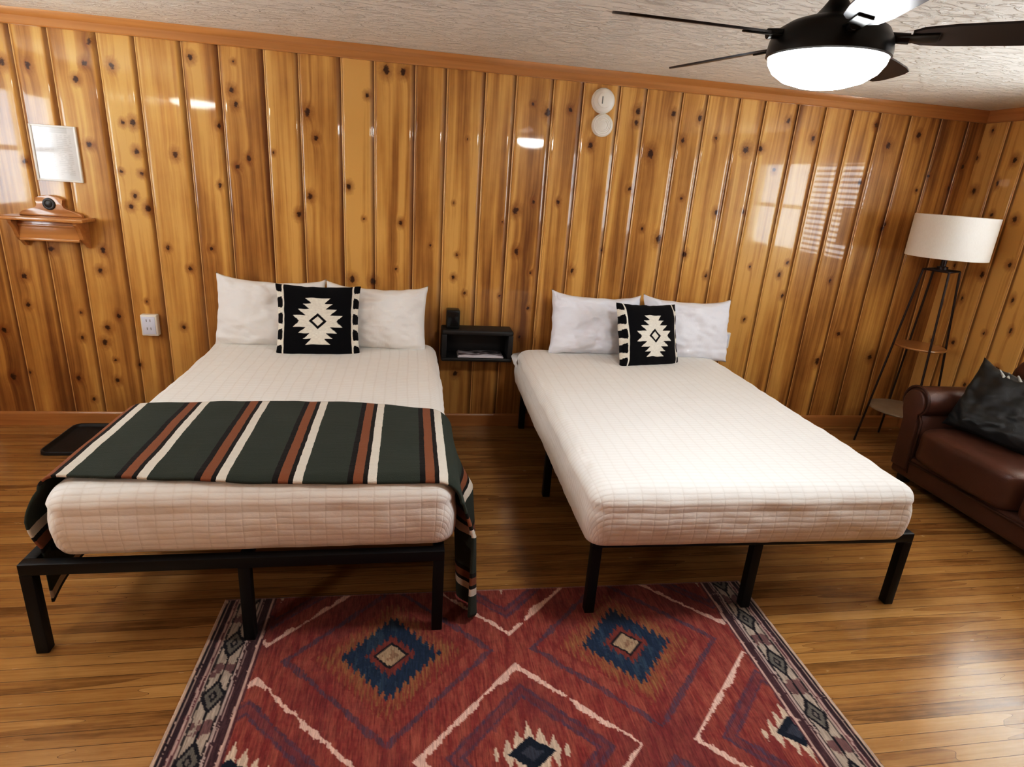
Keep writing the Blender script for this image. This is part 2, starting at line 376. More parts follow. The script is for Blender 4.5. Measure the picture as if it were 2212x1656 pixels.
# ------------------------------------------------------------------ room shell
# knots on the back wall: x, z, radius across, radius along (metres on the wall)
KNOTS = [(-1.317,2.302,0.0087,0.0096),(-1.337,2.148,0.0145,0.0181),(-1.320,2.069,0.0145,0.0169),(-1.423,1.948,0.0116,0.0148),(-1.264,1.774,0.0131,0.0167),(-1.332,1.721,0.0145,0.0149),(-1.446,1.599,0.0087,0.0088),(-0.908,2.065,0.0174,0.0240),(-0.862,1.922,0.0145,0.0162),(-0.549,2.189,0.0131,0.0144),(-0.436,2.337,0.0189,0.0273),(-0.336,2.338,0.0174,0.0211),(-0.672,1.647,0.0145,0.0200),(-0.911,1.573,0.0160,0.0194),(-0.983,1.458,0.0160,0.0205),(-0.579,1.455,0.0087,0.0093),(-0.345,1.442,0.0131,0.0168),(-0.373,1.138,0.0087,0.0121),(-0.659,1.057,0.0174,0.0215),(-0.523,1.047,0.0174,0.0232),(0.000,1.590,0.0073,0.0094),(0.034,1.253,0.0101,0.0104),(0.015,1.099,0.0116,0.0156),(0.096,0.993,0.0101,0.0128),(0.344,0.983,0.0087,0.0099),(0.485,2.229,0.0116,0.0118),(0.584,2.183,0.0189,0.0262),(0.732,2.215,0.0131,0.0158),(0.418,1.568,0.0189,0.0249),(0.534,1.629,0.0116,0.0162),(0.706,1.640,0.0116,0.0153),(0.441,1.295,0.0160,0.0226),(0.549,1.157,0.0101,0.0120),(0.848,1.181,0.0145,0.0197),(1.438,2.248,0.0160,0.0191),(1.629,2.238,0.0145,0.0206),(1.531,2.092,0.0131,0.0182),(1.768,2.122,0.0116,0.0121),(2.000,2.068,0.0218,0.0231),(2.112,2.082,0.0160,0.0175),(2.276,2.273,0.0131,0.0187),(2.488,2.177,0.0160,0.0191),(2.241,1.952,0.0131,0.0167),(2.957,2.301,0.0160,0.0181),(3.089,2.177,0.0189,0.0232),(3.309,2.262,0.0174,0.0204),(2.933,1.911,0.0174,0.0201),(1.861,1.639,0.0160,0.0201),(1.584,1.719,0.0101,0.0128),(2.068,1.658,0.0116,0.0163),(1.457,1.434,0.0218,0.0284),(1.314,1.990,0.0218,0.0308),(1.673,1.338,0.0145,0.0201),(2.200,1.272,0.0087,0.0126),(1.865,1.193,0.0131,0.0170),(2.495,1.317,0.0116,0.0125),(2.448,1.225,0.0131,0.0181),(2.882,1.199,0.0116,0.0166),(2.512,1.067,0.0131,0.0184),(2.235,0.875,0.0116,0.0146),(3.209,1.602,0.0160,0.0211),(3.226,1.637,0.0131,0.0143),(3.682,1.922,0.0131,0.0179),(3.744,2.076,0.0131,0.0164),(3.482,1.996,0.0116,0.0131),(3.065,0.786,0.0160,0.0164),(2.936,0.557,0.0203,0.0281),(3.400,0.602,0.0174,0.0252),(3.414,1.891,0.0116,0.0121),(0.889,2.011,0.0160,0.0217),(1.189,2.244,0.0174,0.0206),(1.189,2.174,0.0160,0.0170),(1.198,1.756,0.0145,0.0164),(1.326,1.497,0.0116,0.0156),(1.051,1.336,0.0087,0.0121),(-2.152,1.786,0.0160,0.0163),(-1.899,1.767,0.0145,0.0185),(-1.886,1.642,0.0131,0.0133),(-1.938,1.510,0.0116,0.0154),(-1.969,1.446,0.0145,0.0167),(-1.873,1.441,0.0160,0.0223),(-1.687,1.764,0.0145,0.0209),(-1.955,1.921,0.0116,0.0142),(-1.900,1.925,0.0145,0.0210),(-1.317,2.074,0.0131,0.0149),(-2.512,1.668,0.0145,0.0150),(-2.161,1.173,0.0145,0.0184),(-2.453,1.167,0.0189,0.0191),(-2.194,1.046,0.0160,0.0174),(-2.630,0.992,0.0160,0.0189),(-1.785,1.207,0.0116,0.0148),(-1.666,1.082,0.0131,0.0140),(-1.530,1.214,0.0131,0.0133),(-1.446,1.605,0.0101,0.0141),(-1.998,1.648,0.0101,0.0116),(-2.408,2.184,0.0145,0.0208),(-2.539,2.186,0.0160,0.0224),(-2.172,2.132,0.0145,0.0170),(-2.116,2.218,0.0145,0.0175),(-1.975,2.219,0.0160,0.0197),(-2.076,2.334,0.0145,0.0187),(-1.549,2.302,0.0145,0.0184),(-2.638,0.812,0.0131,0.0163),(-2.802,0.642,0.0145,0.0185),(-2.804,0.334,0.0160,0.0227),(-2.703,0.364,0.0087,0.0107),(-2.344,0.774,0.0087,0.0104),(-2.360,0.606,0.0116,0.0154),(-2.422,0.330,0.0145,0.0161),(-2.349,0.181,0.0116,0.0132),(-2.125,0.761,0.0131,0.0188),(-2.201,0.676,0.0160,0.0197),(-2.231,0.579,0.0160,0.0199),(-2.183,0.460,0.0101,0.0102),(-2.191,0.315,0.0145,0.0172),(-2.041,0.428,0.0116,0.0146),(-1.949,0.858,0.0101,0.0102),(-1.743,0.696,0.0116,0.0148),(0.508,0.692,0.0101,0.0130),(0.553,0.904,0.0116,0.0119),(0.054,0.406,0.0160,0.0205),(0.332,1.484,0.0073,0.0088),(-0.145,1.306,0.0073,0.0095),(-1.121,1.817,0.0087,0.0101),(0.074,1.988,0.0073,0.0096)]
GROOVES = [-3.2, -2.965, -2.72, -2.477, -2.289, -2.04, -1.843, -1.599, -1.398, -1.149, -0.954, -0.708, -0.512, -0.264, -0.069, 0.172, 0.367, 0.609, 0.808, 1.055, 1.239, 1.49, 1.667, 1.901, 2.089, 2.335, 2.546, 2.756, 2.976, 3.218, 3.465, 3.695]
TONES = [.35, .35, .38, .42, .48, .58, .80, .52, .36, .70, .46, .95, .58, .52, .68, .52, .46, .56, .62, .52, .62, .52, .56, .48, .56, .54, .50, .44, .36, .28, .18, .12]  # board tones; the last ones lowered to paint in the right corner's shade
PROF_R = [(-.026, 0), (-.020, .0030), (-.010, .0068), (-.004, .0078), (0, .0095)]
PROF_L = [(0, .0095), (.001, .0048), (.0035, .0010), (.007, .0014), (.0095, .0045), (.013, .0012), (.019, 0)]
def board_wall(name, edges, zfun, mapper, flip, knots=None, dense=True, seed=1, tone=None):
    r = np.random.default_rng(seed); V = []; F = []; U = []; KD = []; BR = []; DP = []
    step = .012 if dense else .06
    for bi, (g0, g1) in enumerate(zip(edges, edges[1:])):
        brd = .5 + (r.random() - .5) * .8
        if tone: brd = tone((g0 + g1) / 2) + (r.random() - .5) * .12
        ss = [g0 + a for a, _ in PROF_L] + list(np.linspace(g0 + .019, g1 - .026, max(3, int((g1 - g0) / step)))[1:-1]) + [g1 + a for a, _ in PROF_R]
        dd = [d for _, d in PROF_L] + [0] * (max(3, int((g1 - g0) / step)) - 2) + [d for _, d in PROF_R]
        ss = np.array(ss); dd = np.array(dd)
        if knots is None:
            kl = []; z = r.uniform(0.1, .5)
            while z < 2.4:
                kl.append((r.uniform(g0 + .03, g1 - .03), z, r.uniform(.009, .018), r.uniform(.011, .024))); z += r.uniform(.12, .55)
        else: kl = knots
        for z0, z1 in zfun(g0, g1):
            zz = np.linspace(z0, z1, max(2, int((z1 - z0) / step) + 1))
            S, Z = np.meshgrid(ss, zz); D = np.meshgrid(dd, zz)[0]
            kd = np.full(S.shape, 6.0)
            for kx, kz, ra, rb in kl:
                if kx < g0 - .03 or kx > g1 + .03: continue
                kd = np.minimum(kd, np.sqrt(((S - kx) / (ra * 1.08)) ** 2 + ((Z - kz) / (rb * 1.08)) ** 2))
            base = len(V); nc = len(ss)
            V += [mapper(s, z, d) for s, z, d in zip(S.ravel(), Z.ravel(), D.ravel())]
            U.append(np.stack([S.ravel(), np.full(S.size, brd), Z.ravel()], 1)); KD.append(kd.ravel()); BR.append(np.full(S.size, brd)); DP.append(np.clip(D.ravel() / .008, 0, 1) - 2 * ((S.ravel() - g0 > .002) & (S.ravel() - g0 < .0085) & (bi > 0)))
            for j in range(len(zz) - 1):
                for i in range(nc - 1):
                    a = base + j * nc + i; q = (a, a + 1, a + nc + 1, a + nc)
                    F.append(q[::-1] if flip else q)
    o = mesh_obj(name, V, F, M['pine'], attrs={'uvw': ('FLOAT_VECTOR', np.concatenate(U)), 'knot': ('FLOAT', np.concatenate(KD)), 'board': ('FLOAT', np.concatenate(BR)), 'depth': ('FLOAT', np.concatenate(DP))})
    return struct(o)
def rand_edges(a, b, seed):
    r = np.random.default_rng(seed); e = [a]
    while e[-1] < b - .3: e.append(e[-1] + r.uniform(.18, .27))
    e.append(b); return e
full = lambda g0, g1: [(0, H)]
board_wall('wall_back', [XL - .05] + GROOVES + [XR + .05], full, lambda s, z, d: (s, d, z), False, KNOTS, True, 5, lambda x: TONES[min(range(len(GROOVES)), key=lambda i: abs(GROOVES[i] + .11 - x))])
WR = (-2.95, -1.05, 1.22, 2.16)      # right window: y0, y1, z0, z1
WL = (-2.32, -1.15, 1.28, 2.18)      # left window
def with_hole(W):
    def f(g0, g1):
        return [(0, W[2]), (W[3], H)] if g0 >= W[0] - 1e-4 and g1 <= W[1] + 1e-4 else [(0, H)]
    return f
er = rand_edges(YF - .05, WR[0], 21) + rand_edges(WR[0], WR[1], 22)[1:] + rand_edges(WR[1], .05, 23)[1:]
board_wall('wall_right', er, with_hole(WR), lambda s, z, d: (XR + d, s, z), True, None, True, 31, lambda y: 1.0 if y > -1.3 else .7)  # boards toned lighter near the corner, standing in for light on this wall
el = rand_edges(YF - .05, WL[0], 24) + rand_edges(WL[0], WL[1], 25)[1:] + rand_edges(WL[1], .05, 26)[1:]
board_wall('wall_left', el, with_hole(WL), lambda s, z, d: (XL - d, s, z), False, None, False, 32)
board_wall('wall_front', rand_edges(XL - .05, XR + .05, 27), full, lambda s, z, d: (s, YF - d, z), True, None, False, 33)
struct(mesh_obj('floor', [(XL, YF, 0), (XR, YF, 0), (XR, 0.02, 0), (XL, 0.02, 0)], [(0, 1, 2, 3)], M['floor'], smooth=False))
struct(mesh_obj('ceiling', [(XL - .05, YF - .05, H), (XR + .05, YF - .05, H), (XR + .05, .05, H), (XL - .05, .05, H)], [(3, 2, 1, 0)], M['ceil'], smooth=False))
# crown boards and baseboards; profile = (distance from wall, height)
CR = [(0, 2.381), (.014, 2.381), (.018, 2.386), (.018, 2.425), (.024, 2.432), (.034, 2.448), (.040, H - .0005), (0, H - .0005)]
BB = [(0, 0), (.020, 0), (.020, .012), (.015, .020), (.015, .076), (.010, .088), (.004, .094), (0, .094)]
struct(prism('trim_1', [(-a, z) for a, z in CR], 'x', XL, XR, M['trimx']))
struct(prism('trim_2', [(XR - a, z) for a, z in CR], 'y', YF, -.018, M['trimy']))
struct(prism('trim_3', [(XL + a, z) for a, z in CR], 'y', YF, -.018, M['trimy']))
struct(prism('baseboard_back', [(-a, z) for a, z in BB], 'x', XL, XR, M['trimx']))
struct(prism('baseboard_right', [(XR - a, z) for a, z in BB], 'y', YF, -.02, M['trimy']))
struct(prism('baseboard_left', [(XL + a, z) for a, z in BB], 'y', YF, -.02, M['trimy']))

def window(name, X, W, out, blind):
    """double-hung window in the wall plane x=X; out = +1/-1 outward direction"""
    y0, y1, z0, z1 = W
    root = struct(bpy.data.objects.new(name, None)); COL.objects.link(root)
    bm = bmesh.new(); d = .09 * out
    xa, xb = sorted((X - .012 * out, X + d))
    for a, b, c, e in ((y0 - .05, y0 + .03, z0 - .05, z1 + .05), (y1 - .03, y1 + .05, z0 - .05, z1 + .05), (y0 + .03, y1 - .03, z1 - .03, z1 + .05), (y0 + .03, y1 - .03, z0 - .05, z0 + .03)):
        add_box(bm, xa, xb, a, b, c, e, .003)
    ym, zm = (y0 + y1) / 2, (z0 + z1) / 2
    xc, xd = sorted((X + .045 * out, X + .075 * out))
    add_box(bm, xc, xd, y0 + .03, y1 - .03, zm - .02, zm + .02, .003)
    add_box(bm, xc, xd, ym - .025, ym + .025, z0 + .03, z1 - .03, .003)
    bm_obj('window_frame', bm, M['winframe'], root, auto=40)
    xg = X + .06 * out
    mesh_obj('pane', [(xg, y0 + .03, z0 + .03), (xg, y1 - .03, z0 + .03), (xg, y1 - .03, z1 - .03), (xg, y0 + .03, z1 - .03)], [(0, 1, 2, 3)], M['glass'], root, smooth=False)
    if blind:
        bm = bmesh.new(); z = z0 + .05
        while z < z1 - .03:
            add_box(bm, min(X + .015 * out, X + .038 * out), max(X + .015 * out, X + .038 * out), y0 + .04 if blind == 2 else ym + .0, y1 - .04, z, z + .022); z += .052
        bm_obj('blind_slats', bm, M['blind'], root)
window('window_1', XR, WR, 1, 1)
window('window_2', XL, WL, -1, 0)

# ------------------------------------------------------------------ beds
def bed_frame(name, label, loc, rotz, W, L, h, on_rug):
    """origin = front left corner of the frame on the floor; local +y runs to the wall"""
    t = thing(name, label, 'bed frame', loc, rotz, 'black metal platform bed frames')
    k = .042
    for i, (y0, y1) in enumerate(((0, k), (L - k, L))):
        box('end_rail', k * .0, W, y0, y1, h - .045, h, M['black'], t, .004)
    for x0, x1 in ((0, k), (W - k, W)):
        box('side_rail', x0, x1, k, L - k, h - .045, h, M['black'], t, .004)
    box('center_beam', W / 2 - .02, W / 2 + .02, k, L - k, h - .04, h - .004, M['black'], t, .003)
    for i in range(8):
        y = .14 + i * (L - .3) / 7
        box('slat', k, W - k, y - .022, y + .022, h - .022, h - .002, M['black'], t, .002)
    for iy, y in enumerate((0, L / 2 - k / 2, L - k)):
        for ix, x in enumerate((0, W / 2 - k / 2, W - k)):
            z0 = .0085 if (iy == 0 and ix in on_rug) else 0
            bm = bmesh.new(); add_box(bm, x, x + k, y, y + k, z0, h - .044, .003)
            bm_obj('leg', bm, M['black'], t, auto=40)
    return t

def rrect(hx, hy, r, n):
    """n points around a rounded rectangle, starting front centre, counter-clockwise"""
    r = max(1e-4, min(r, hx - 1e-4, hy - 1e-4)); segs = []
    cx, cy = hx - r, hy - r; a = PI * r / 2
    per = 4 * (cx + cy) + 4 * a; pts = []
    for i in range(n):
        s = per * i / n
        for kind in range(9):
            ln = [cx, a, 2 * cy, a, 2 * cx, a, 2 * cy, a, cx + 1e-6][kind]
            if s <= ln:
                f = s
                if kind == 0: p, nn = (f, -hy), (0, -1)
                elif kind == 8: p, nn = (-cx + f, -hy), (0, -1)
                elif kind == 2: p, nn = (hx, -cy + f), (1, 0)
                elif kind == 4: p, nn = (cx - f, hy), (0, 1)
                elif kind == 6: p, nn = (-hx, cy - f), (-1, 0)
                else:
                    q = {1: (cx, -cy, -PI / 2), 3: (cx, cy, 0), 5: (-cx, cy, PI / 2), 7: (-cx, -cy, PI)}[kind]
                    th = q[2] + f / r; p, nn = (q[0] + r * math.cos(th), q[1] + r * math.sin(th)), (math.cos(th), math.sin(th))
                pts.append((p, nn)); break
            s -= ln
    return pts

def coverlet(name, parent, W, L, z0, z1, mat, seed, crown=.02, bulge=.012, hem=.010, n=420, R=.085):
    """quilt pulled over a mattress: rounded block W x L from z0 to z1, centred on the parent's origin"""
    prof = []                         # (inset from outer outline, z, unfolded inset)
    T = z1 - z0
    prof += [(.10, z0 + .004), (.03, z0), (.012, z0 + .012)]
    for i in range(9): prof.append((.004 - bulge * math.sin(PI * (i + 1) / 10) + .004, z0 + .03 + (T - R - .03) * i / 8))
    for i in range(1, 9):
        a = PI / 2 * i / 8; prof.append((R * (1 - math.cos(a)), z1 - R + R * math.sin(a)))
    ins = R + .05
    while ins < min(W, L) / 2 - .01: prof.append((ins, z1)); ins += .05
    prof.append((min(W, L) / 2 - .002, z1))
    # arc length from the top centre outwards
    arc = [0.0]
    for a, b in zip(prof, prof[1:]): arc.append(arc[-1] + math.dist(a, b))
    tot = arc[-1]; half = min(W, L) / 2
    V, F, Q = [], [], []
    for k, ((ins, z), s) in enumerate(zip(prof, arc)):
        cr = .10 if ins < .1 else .08
        rp = rrect(W / 2 - ins, L / 2 - ins, max(.001, .085 - max(0, ins) * .6), n)
        ext = (tot - s) - half          # extra unfolding beyond the flat inset
        for (p, nn) in rp:
            x, y = p; top = max(0, min(1, (z - z0) / T))
            u, v = x + nn[0] * (ext + ins), y + nn[1] * (ext + ins)
            zz = z
            wv = mnoise.noise(Vector((x * 4 + seed, y * 4, z * 6)))
            w2 = mnoise.noise(Vector((x * 14 + seed, y * 14, z * 20)))
            zz += crown * (1 - (2 * x / W) ** 2) * (1 - (2 * y / L) ** 2) * (top ** 6) + .006 * wv * top ** 3
            if z < z0 + .05: zz += hem * .6 * wv * (1 if top < .1 else .4)
            d = .008 * wv + .004 * w2
            if ins > R: d = 0
            V.append((x + nn[0] * d, y + nn[1] * d, zz + (.002 * w2 if ins > .02 else 0))); Q.append((u, v, seed))
        if k:
            b0, b1 = (k - 1) * n, k * n
            for i in range(n): F.append((b0 + i, b0 + (i + 1) % n, b1 + (i + 1) % n, b1 + i))
    F.append(tuple(range(n))[::-1]); b0 = (len(prof) - 1) * n; F.append(tuple(range(b0, b0 + n)))
    return mesh_obj(name, V, F, mat, parent, attrs={'quilt': ('FLOAT_VECTOR', Q)})

def pillow(name, W, Hh, T, mat, parent, seed, inset=.05, n=44, flange=0.0, corner=1.0):
    """pillow in the local xz plane, front facing -y, centred"""
    V, F = [], []; idx = {}
    r = random.Random(seed)
    def shape(u, v, side):
        pu, pv = max(0, 1 - abs(u) ** 2.6), max(0, 1 - abs(v) ** 2.6)
        t = T / 2 * (pu ** .42) * (pv ** .42)
        x = u * W / 2 * (1 - inset * (1 - v * v) * abs(u) ** 2); z = v * Hh / 2 * (1 - inset * (2.1 if v > 0 else 1.0) * (1 - abs(u) ** 2.2) * abs(v) ** 2) + (.02 * abs(u) ** 5 if v > 0 else 0) * v
        nn = mnoise.noise(Vector((u * 2.2 + seed, v * 2.2, side * 3))) * .022 + mnoise.noise(Vector((u * 5 + seed, v * 7, side * 5))) * .010
        nn += .006 * mnoise.noise(Vector((u * 3 + 9 * seed, (u + v) * 8, side)))
        return (x + .006 * mnoise.noise(Vector((v * 4, seed, u))), -side * (t + nn * min(1, t / (T * .2))), z + .006 * mnoise.noise(Vector((u * 4, seed + 3, v))))
    for side in (1, -1):
        for j in range(n + 1):
            for i in range(n + 1):
                u = math.sin((2 * i / n - 1) * PI / 2 * .999) * .35 + (2 * i / n - 1) * .65
                v = math.sin((2 * j / n - 1) * PI / 2 * .999) * .35 + (2 * j / n - 1) * .65
                edge = i in (0, n) or j in (0, n)
                key = (i, j) if edge else (i, j, side)
                if key not in idx: idx[key] = len(V); V.append(shape(u, v, side))
        for j in range(n):
            for i in range(n):
                q = []
                for a, b in ((i, j), (i + 1, j), (i + 1, j + 1), (i, j + 1)):
                    e = a in (0, n) or b in (0, n); q.append(idx[(a, b) if e else (a, b, side)])
                F.append(tuple(q) if side == 1 else tuple(q[::-1]))
    return mesh_obj(name, V, F, mat, parent)

# -- left bed
BLX, BLY, BLW, BLL = -1.608, -2.152, 1.478, 2.10
bed_frame('bed_frame', 'black metal platform frame under the bed with the dark striped throw', (BLX, BLY, 0), 0, BLW, BLL, .382, (1, 2))
MLX0, MLX1, MLY0, MLY1, MZ0, MZ1 = -1.525, -.085, -2.135, -.055, .390, .655
tl = thing('mattress', 'mattress in a cream quilted coverlet, half covered by a dark green striped throw', 'mattress', ((MLX0 + MLX1) / 2, (MLY0 + MLY1) / 2, 0), 0, 'coverlet-covered mattresses')
coverlet('coverlet', tl, MLX1 - MLX0, MLY1 - MLY0, MZ0, MZ1, M['quilt'], 1.7)
# -- right bed
BRX, BRY, BRW, BRL, BRR = .487, -2.10, 1.489, 2.07, math.radians(-1.5)
bed_frame('bed_frame', 'black metal platform frame under the bed without a throw', (BRX, BRY, 0), BRR, BRW, BRL, .381, (0, 1))
tr = thing('mattress', 'mattress in a plain cream quilted coverlet with no throw, beside the sofa', 'mattress', (1.172, -1.165, 0), math.radians(-1.0), 'coverlet-covered mattresses')
coverlet('coverlet', tr, 1.46, 2.08, .390, .65, M['quilt'], 5.2)
bm = bmesh.new()                      # corner of the under-sheet poking out at the head
pts = [(-.735, .90, .575), (-.757, .93, .59), (-.765, .965, .60), (-.75, .99, .61), (-.70, 1.00, .62)]
for dz in (0, -.055): [bm.verts.new((x + (0 if dz == 0 else .02), y, z + dz)) for x, y, z in pts]
bm.verts.ensure_lookup_table()
for i in range(4): bm.faces.new((bm.verts[i], bm.verts[i + 1], bm.verts[6 + i], bm.verts[5 + i]))
bm.faces.new([bm.verts[i] for i in range(5)])
o = bm_obj('fitted_sheet', bm, M['sheet'], tr, smooth=True)

# -- pillows
def place_pillow(label, x, y, zc, W, Hh, T, tilt, yaw, mat, seed, group, roll=0, corner=1):
    o = pillow('pillow', W, Hh, T, mat, None, seed)
    o.location = (x, y, zc); o.rotation_euler = (-tilt, roll, yaw)
    return tag(o, label, 'pillow', group)
g1, g2 = 'white pillows on the bed with the throw', 'white pillows on the bed without a throw'
place_pillow('white pillow on the left of the bed with the throw, by the framed notice', -1.152, -.175, .846, .665, .44, .21, math.radians(15), .02, M['linen_warm'], 3, g1, .03)
place_pillow('white pillow behind the black cushion, on the nightstand side of the bed with the throw', -.490, -.185, .838, .655, .42, .21, math.radians(15), -.02, M['linen_warm'], 8, g1, .015)
place_pillow('white pillow on the nightstand side of the bed without a throw', 1.005, -.19, .838, .66, .42, .20, math.radians(14), .03, M['linen_cool'], 12, g2, .03)
place_pillow('white pillow on the lamp side of the bed without a throw', 1.668, -.215, .832, .655, .43, .20, math.radians(15), -.04, M['linen_cool'], 17, g2, .02)

def kilim_cushion(label, x, y, zc, W, Hh, T, tilt, yaw, seed, roll=0):
    n = 150; V, F, C = [], [], []; idx = {}
    K = (.006, .0055, .007, 1); Cc = (.80, .755, .66, 1)
    def colour(u, v):
        au, av = abs(u), abs(v)
        if au > .80:
            if au < .845: return Cc
            ph = ((v + 1.0) / .42) % 1
            e2 = (au - .845) / .155
            if ph < .20 + .08 * e2 or ph > .93 - .08 * e2: return Cc
            return K if .12 < e2 < .86 or .3 < ph < .8 else Cc
            return K
        if av > .955 and .30 < au < .62 and v < 0: return Cc if au < .55 else K
        if av > .97: return K
        v2 = v + .0
        a2 = abs(v2)
        if a2 > .62: return K
        per = .155; kth = math.floor(a2 / per); ph = a2 / per - kth
        tipv = (kth + 1) * per
        w = max(.20, .655 - .66 * tipv) + (.05 if kth == 3 else 0)
        w -= (.17 if kth < 3 else .15) * (1 - ph)
        if a2 < per: w = .59 - .17 * (1 - ph) * (1 if a2 > .03 else .9)
        if au < w:
            d = au / .21 + a2 / .20
            if .62 < d < 1.0: return K
            return Cc
        return K
    def shape(u, v, side):
        pu, pv = max(0, 1 - abs(u) ** 2.4), max(0, 1 - abs(v) ** 2.4)
        t = T / 2 * pu ** .45 * pv ** .45
        x = u * W / 2 * (1 - .075 * (1 - v * v) * u * u); z = v * Hh / 2 * (1 - .065 * (1 - u * u) * v * v)
        nn = mnoise.noise(Vector((u * 2 + seed, v * 2, side))) * .012
        return (x + .004 * mnoise.noise(Vector((v * 5, seed, 0))), -side * (t + nn * min(1, t / .03)), z + .004 * mnoise.noise(Vector((u * 5, seed, 2))))
    for side in (1, -1):
        for j in range(n + 1):
            for i in range(n + 1):
                u, v = 2 * i / n - 1, 2 * j / n - 1
                e = i in (0, n) or j in (0, n); key = (i, j) if e else (i, j, side)
                if key not in idx:
                    idx[key] = len(V); V.append(shape(u, v, side)); C.append(colour(u, v))
        for j in range(n):
            for i in range(n):
                q = []
                for a, b in ((i, j), (i + 1, j), (i + 1, j + 1), (i, j + 1)):
                    e = a in (0, n) or b in (0, n); q.append(idx[(a, b) if e else (a, b, side)])
                F.append(tuple(q) if side == 1 else tuple(q[::-1]))
    o = mesh_obj('throw_pillow', V, F, M['kilim'], None, attrs={'pat': ('FLOAT_COLOR', C)})
    o.location = (x, y, zc); o.rotation_euler = (-tilt, roll, yaw)
    return tag(o, label, 'cushion', 'black cushions with a cream star')
kilim_cushion('black cushion with a cream stepped star on the bed with the throw', -.833, -.36, .840, .51, .47, .15, math.radians(20), .06, 4, .01)
kilim_cushion('black cushion with a cream stepped star on the bed without a throw', 1.305, -.425, .825, .50, .45, .15, math.radians(20), .30, 9, .05)

# -- striped throw
def throw():
    e = .011; x0, x1 = MLX0 - e, MLX1 + e; zt = MZ1 + e; r = .092; rl = .055
    path = []                                       # (x, z, hang left, hang right) cross-section from the left hem to the right hem
    zl0 = .17
    for z in np.linspace(zl0, zt - rl, 22):
        h = zt - rl - z; k = max(0, min(1, (z - .40) / (zt - rl - .40)))
        path.append((x0 - .016 - .034 * math.sin(PI * min(1, k)) ** .8 * (1 if z > .40 else 0), z, h + 1e-6, 0))
    path += [(x0 - .016 + (rl + .016) * (1 - math.cos(a)), zt - rl + rl * math.sin(a), 0, 0) for a in np.linspace(.12, PI / 2, 9)]
    path += [(x, zt, 0, 0) for x in np.linspace(x0 + rl, x1 - r, 64)[1:-1]]
    path += [(x1 - r + r * math.sin(a), zt - r + r * math.cos(a), 0, 0) for a in np.linspace(0, PI / 2 - .05, 9)]
    path += [(x1 + .004, z, 0, zt - r - z) for z in np.linspace(zt - r - .02, .045, 30)]
    s = [0.0]
    for a, b in zip(path, path[1:]): s.append(s[-1] + math.dist(a[:2], b[:2]))
    i0 = min(range(len(path)), key=lambda i: abs(path[i][0] - (-.8)) + (abs(path[i][1] - zt)) * 5); s0 = s[i0]
    nt = 84; V, F, U = [], [], []
    L = MLY1 - MLY0; W = MLX1 - MLX0; cx, cy = (MLX0 + MLX1) / 2, (MLY0 + MLY1) / 2
    for k, (px, pz, hl, hr) in enumerate(path):
        for j in range(nt + 1):
            t = j / nt; f = max(0, min(1, (px - x0) / (x1 - x0)))
            yb = -1.350 - .07 * max(0, f - .7) / .3 - .10 * hr
            yf = -2.045 - .055 * f - .02 * math.sin(PI * f)
            if hl: yf -= .035 * min(1, hl / .1)
            y = yb + (yf - yb) * t
            cr = .02 * (1 - (2 * (px - cx) / W) ** 2) * (1 - (2 * (y - cy) / L) ** 2) if hr == 0 and hl == 0 else 0
            dy = (MLY0 + .085) - y; drop = 0            # follow the rounded front edge of the mattress
            if dy > 0: drop = .085 - math.sqrt(max(0, .085 ** 2 - min(dy, .08) ** 2))
            x, z = px, pz + max(0, cr)
            if hr == 0 and hl == 0: z -= drop
            if hr:                                       # loose cone-shaped folds on the right
                w = min(1, hr / .16)
                ph = t ** 1.3 * 3.0
                x += w * (.030 + .075 * hr + .058 * math.sin(ph * PI - PI / 2 + .3) * (.45 + .55 * t) + .02 * math.sin(t * 23) * hr)
                if t > .82: x -= w * .35 * (t - .82) * (.6 + hr)
                z += -.055 * w * math.sin((t - .55) / .45 * PI) * (t > .55) + .035 * hr * (1 - t)
                y -= .05 * hr * t
            elif hl:
                x -= .010 * math.sin(t * 9) * min(1, hl / .1)
                if pz < .40: z += .05 * math.sin(t * PI) * (hl / .4) ** 2
            z += .004 * mnoise.noise(Vector((x * 6, y * 6, 3.3))) + .0035 * mnoise.noise(Vector((x * 11, y * 5, 1.3)))
            V.append((x, y, max(z, .022))); U.append((s[k] - s0 - .8, y, 0))
    m = nt + 1
    for k in range(len(path) - 1):
        for j in range(nt): a = k * m + j; F.append((a, a + 1, a + m + 1, a + m))
    o = mesh_obj('throw_blanket', V, F, M['throw'], None, attrs={'cloth': ('FLOAT_VECTOR', U)})
    md = o.modifiers.new('thickness', 'SOLIDIFY'); md.thickness = .009; md.offset = 1
    tag(o, 'dark green fleece throw with rust, black and cream stripes across the bed', 'blanket')
throw()

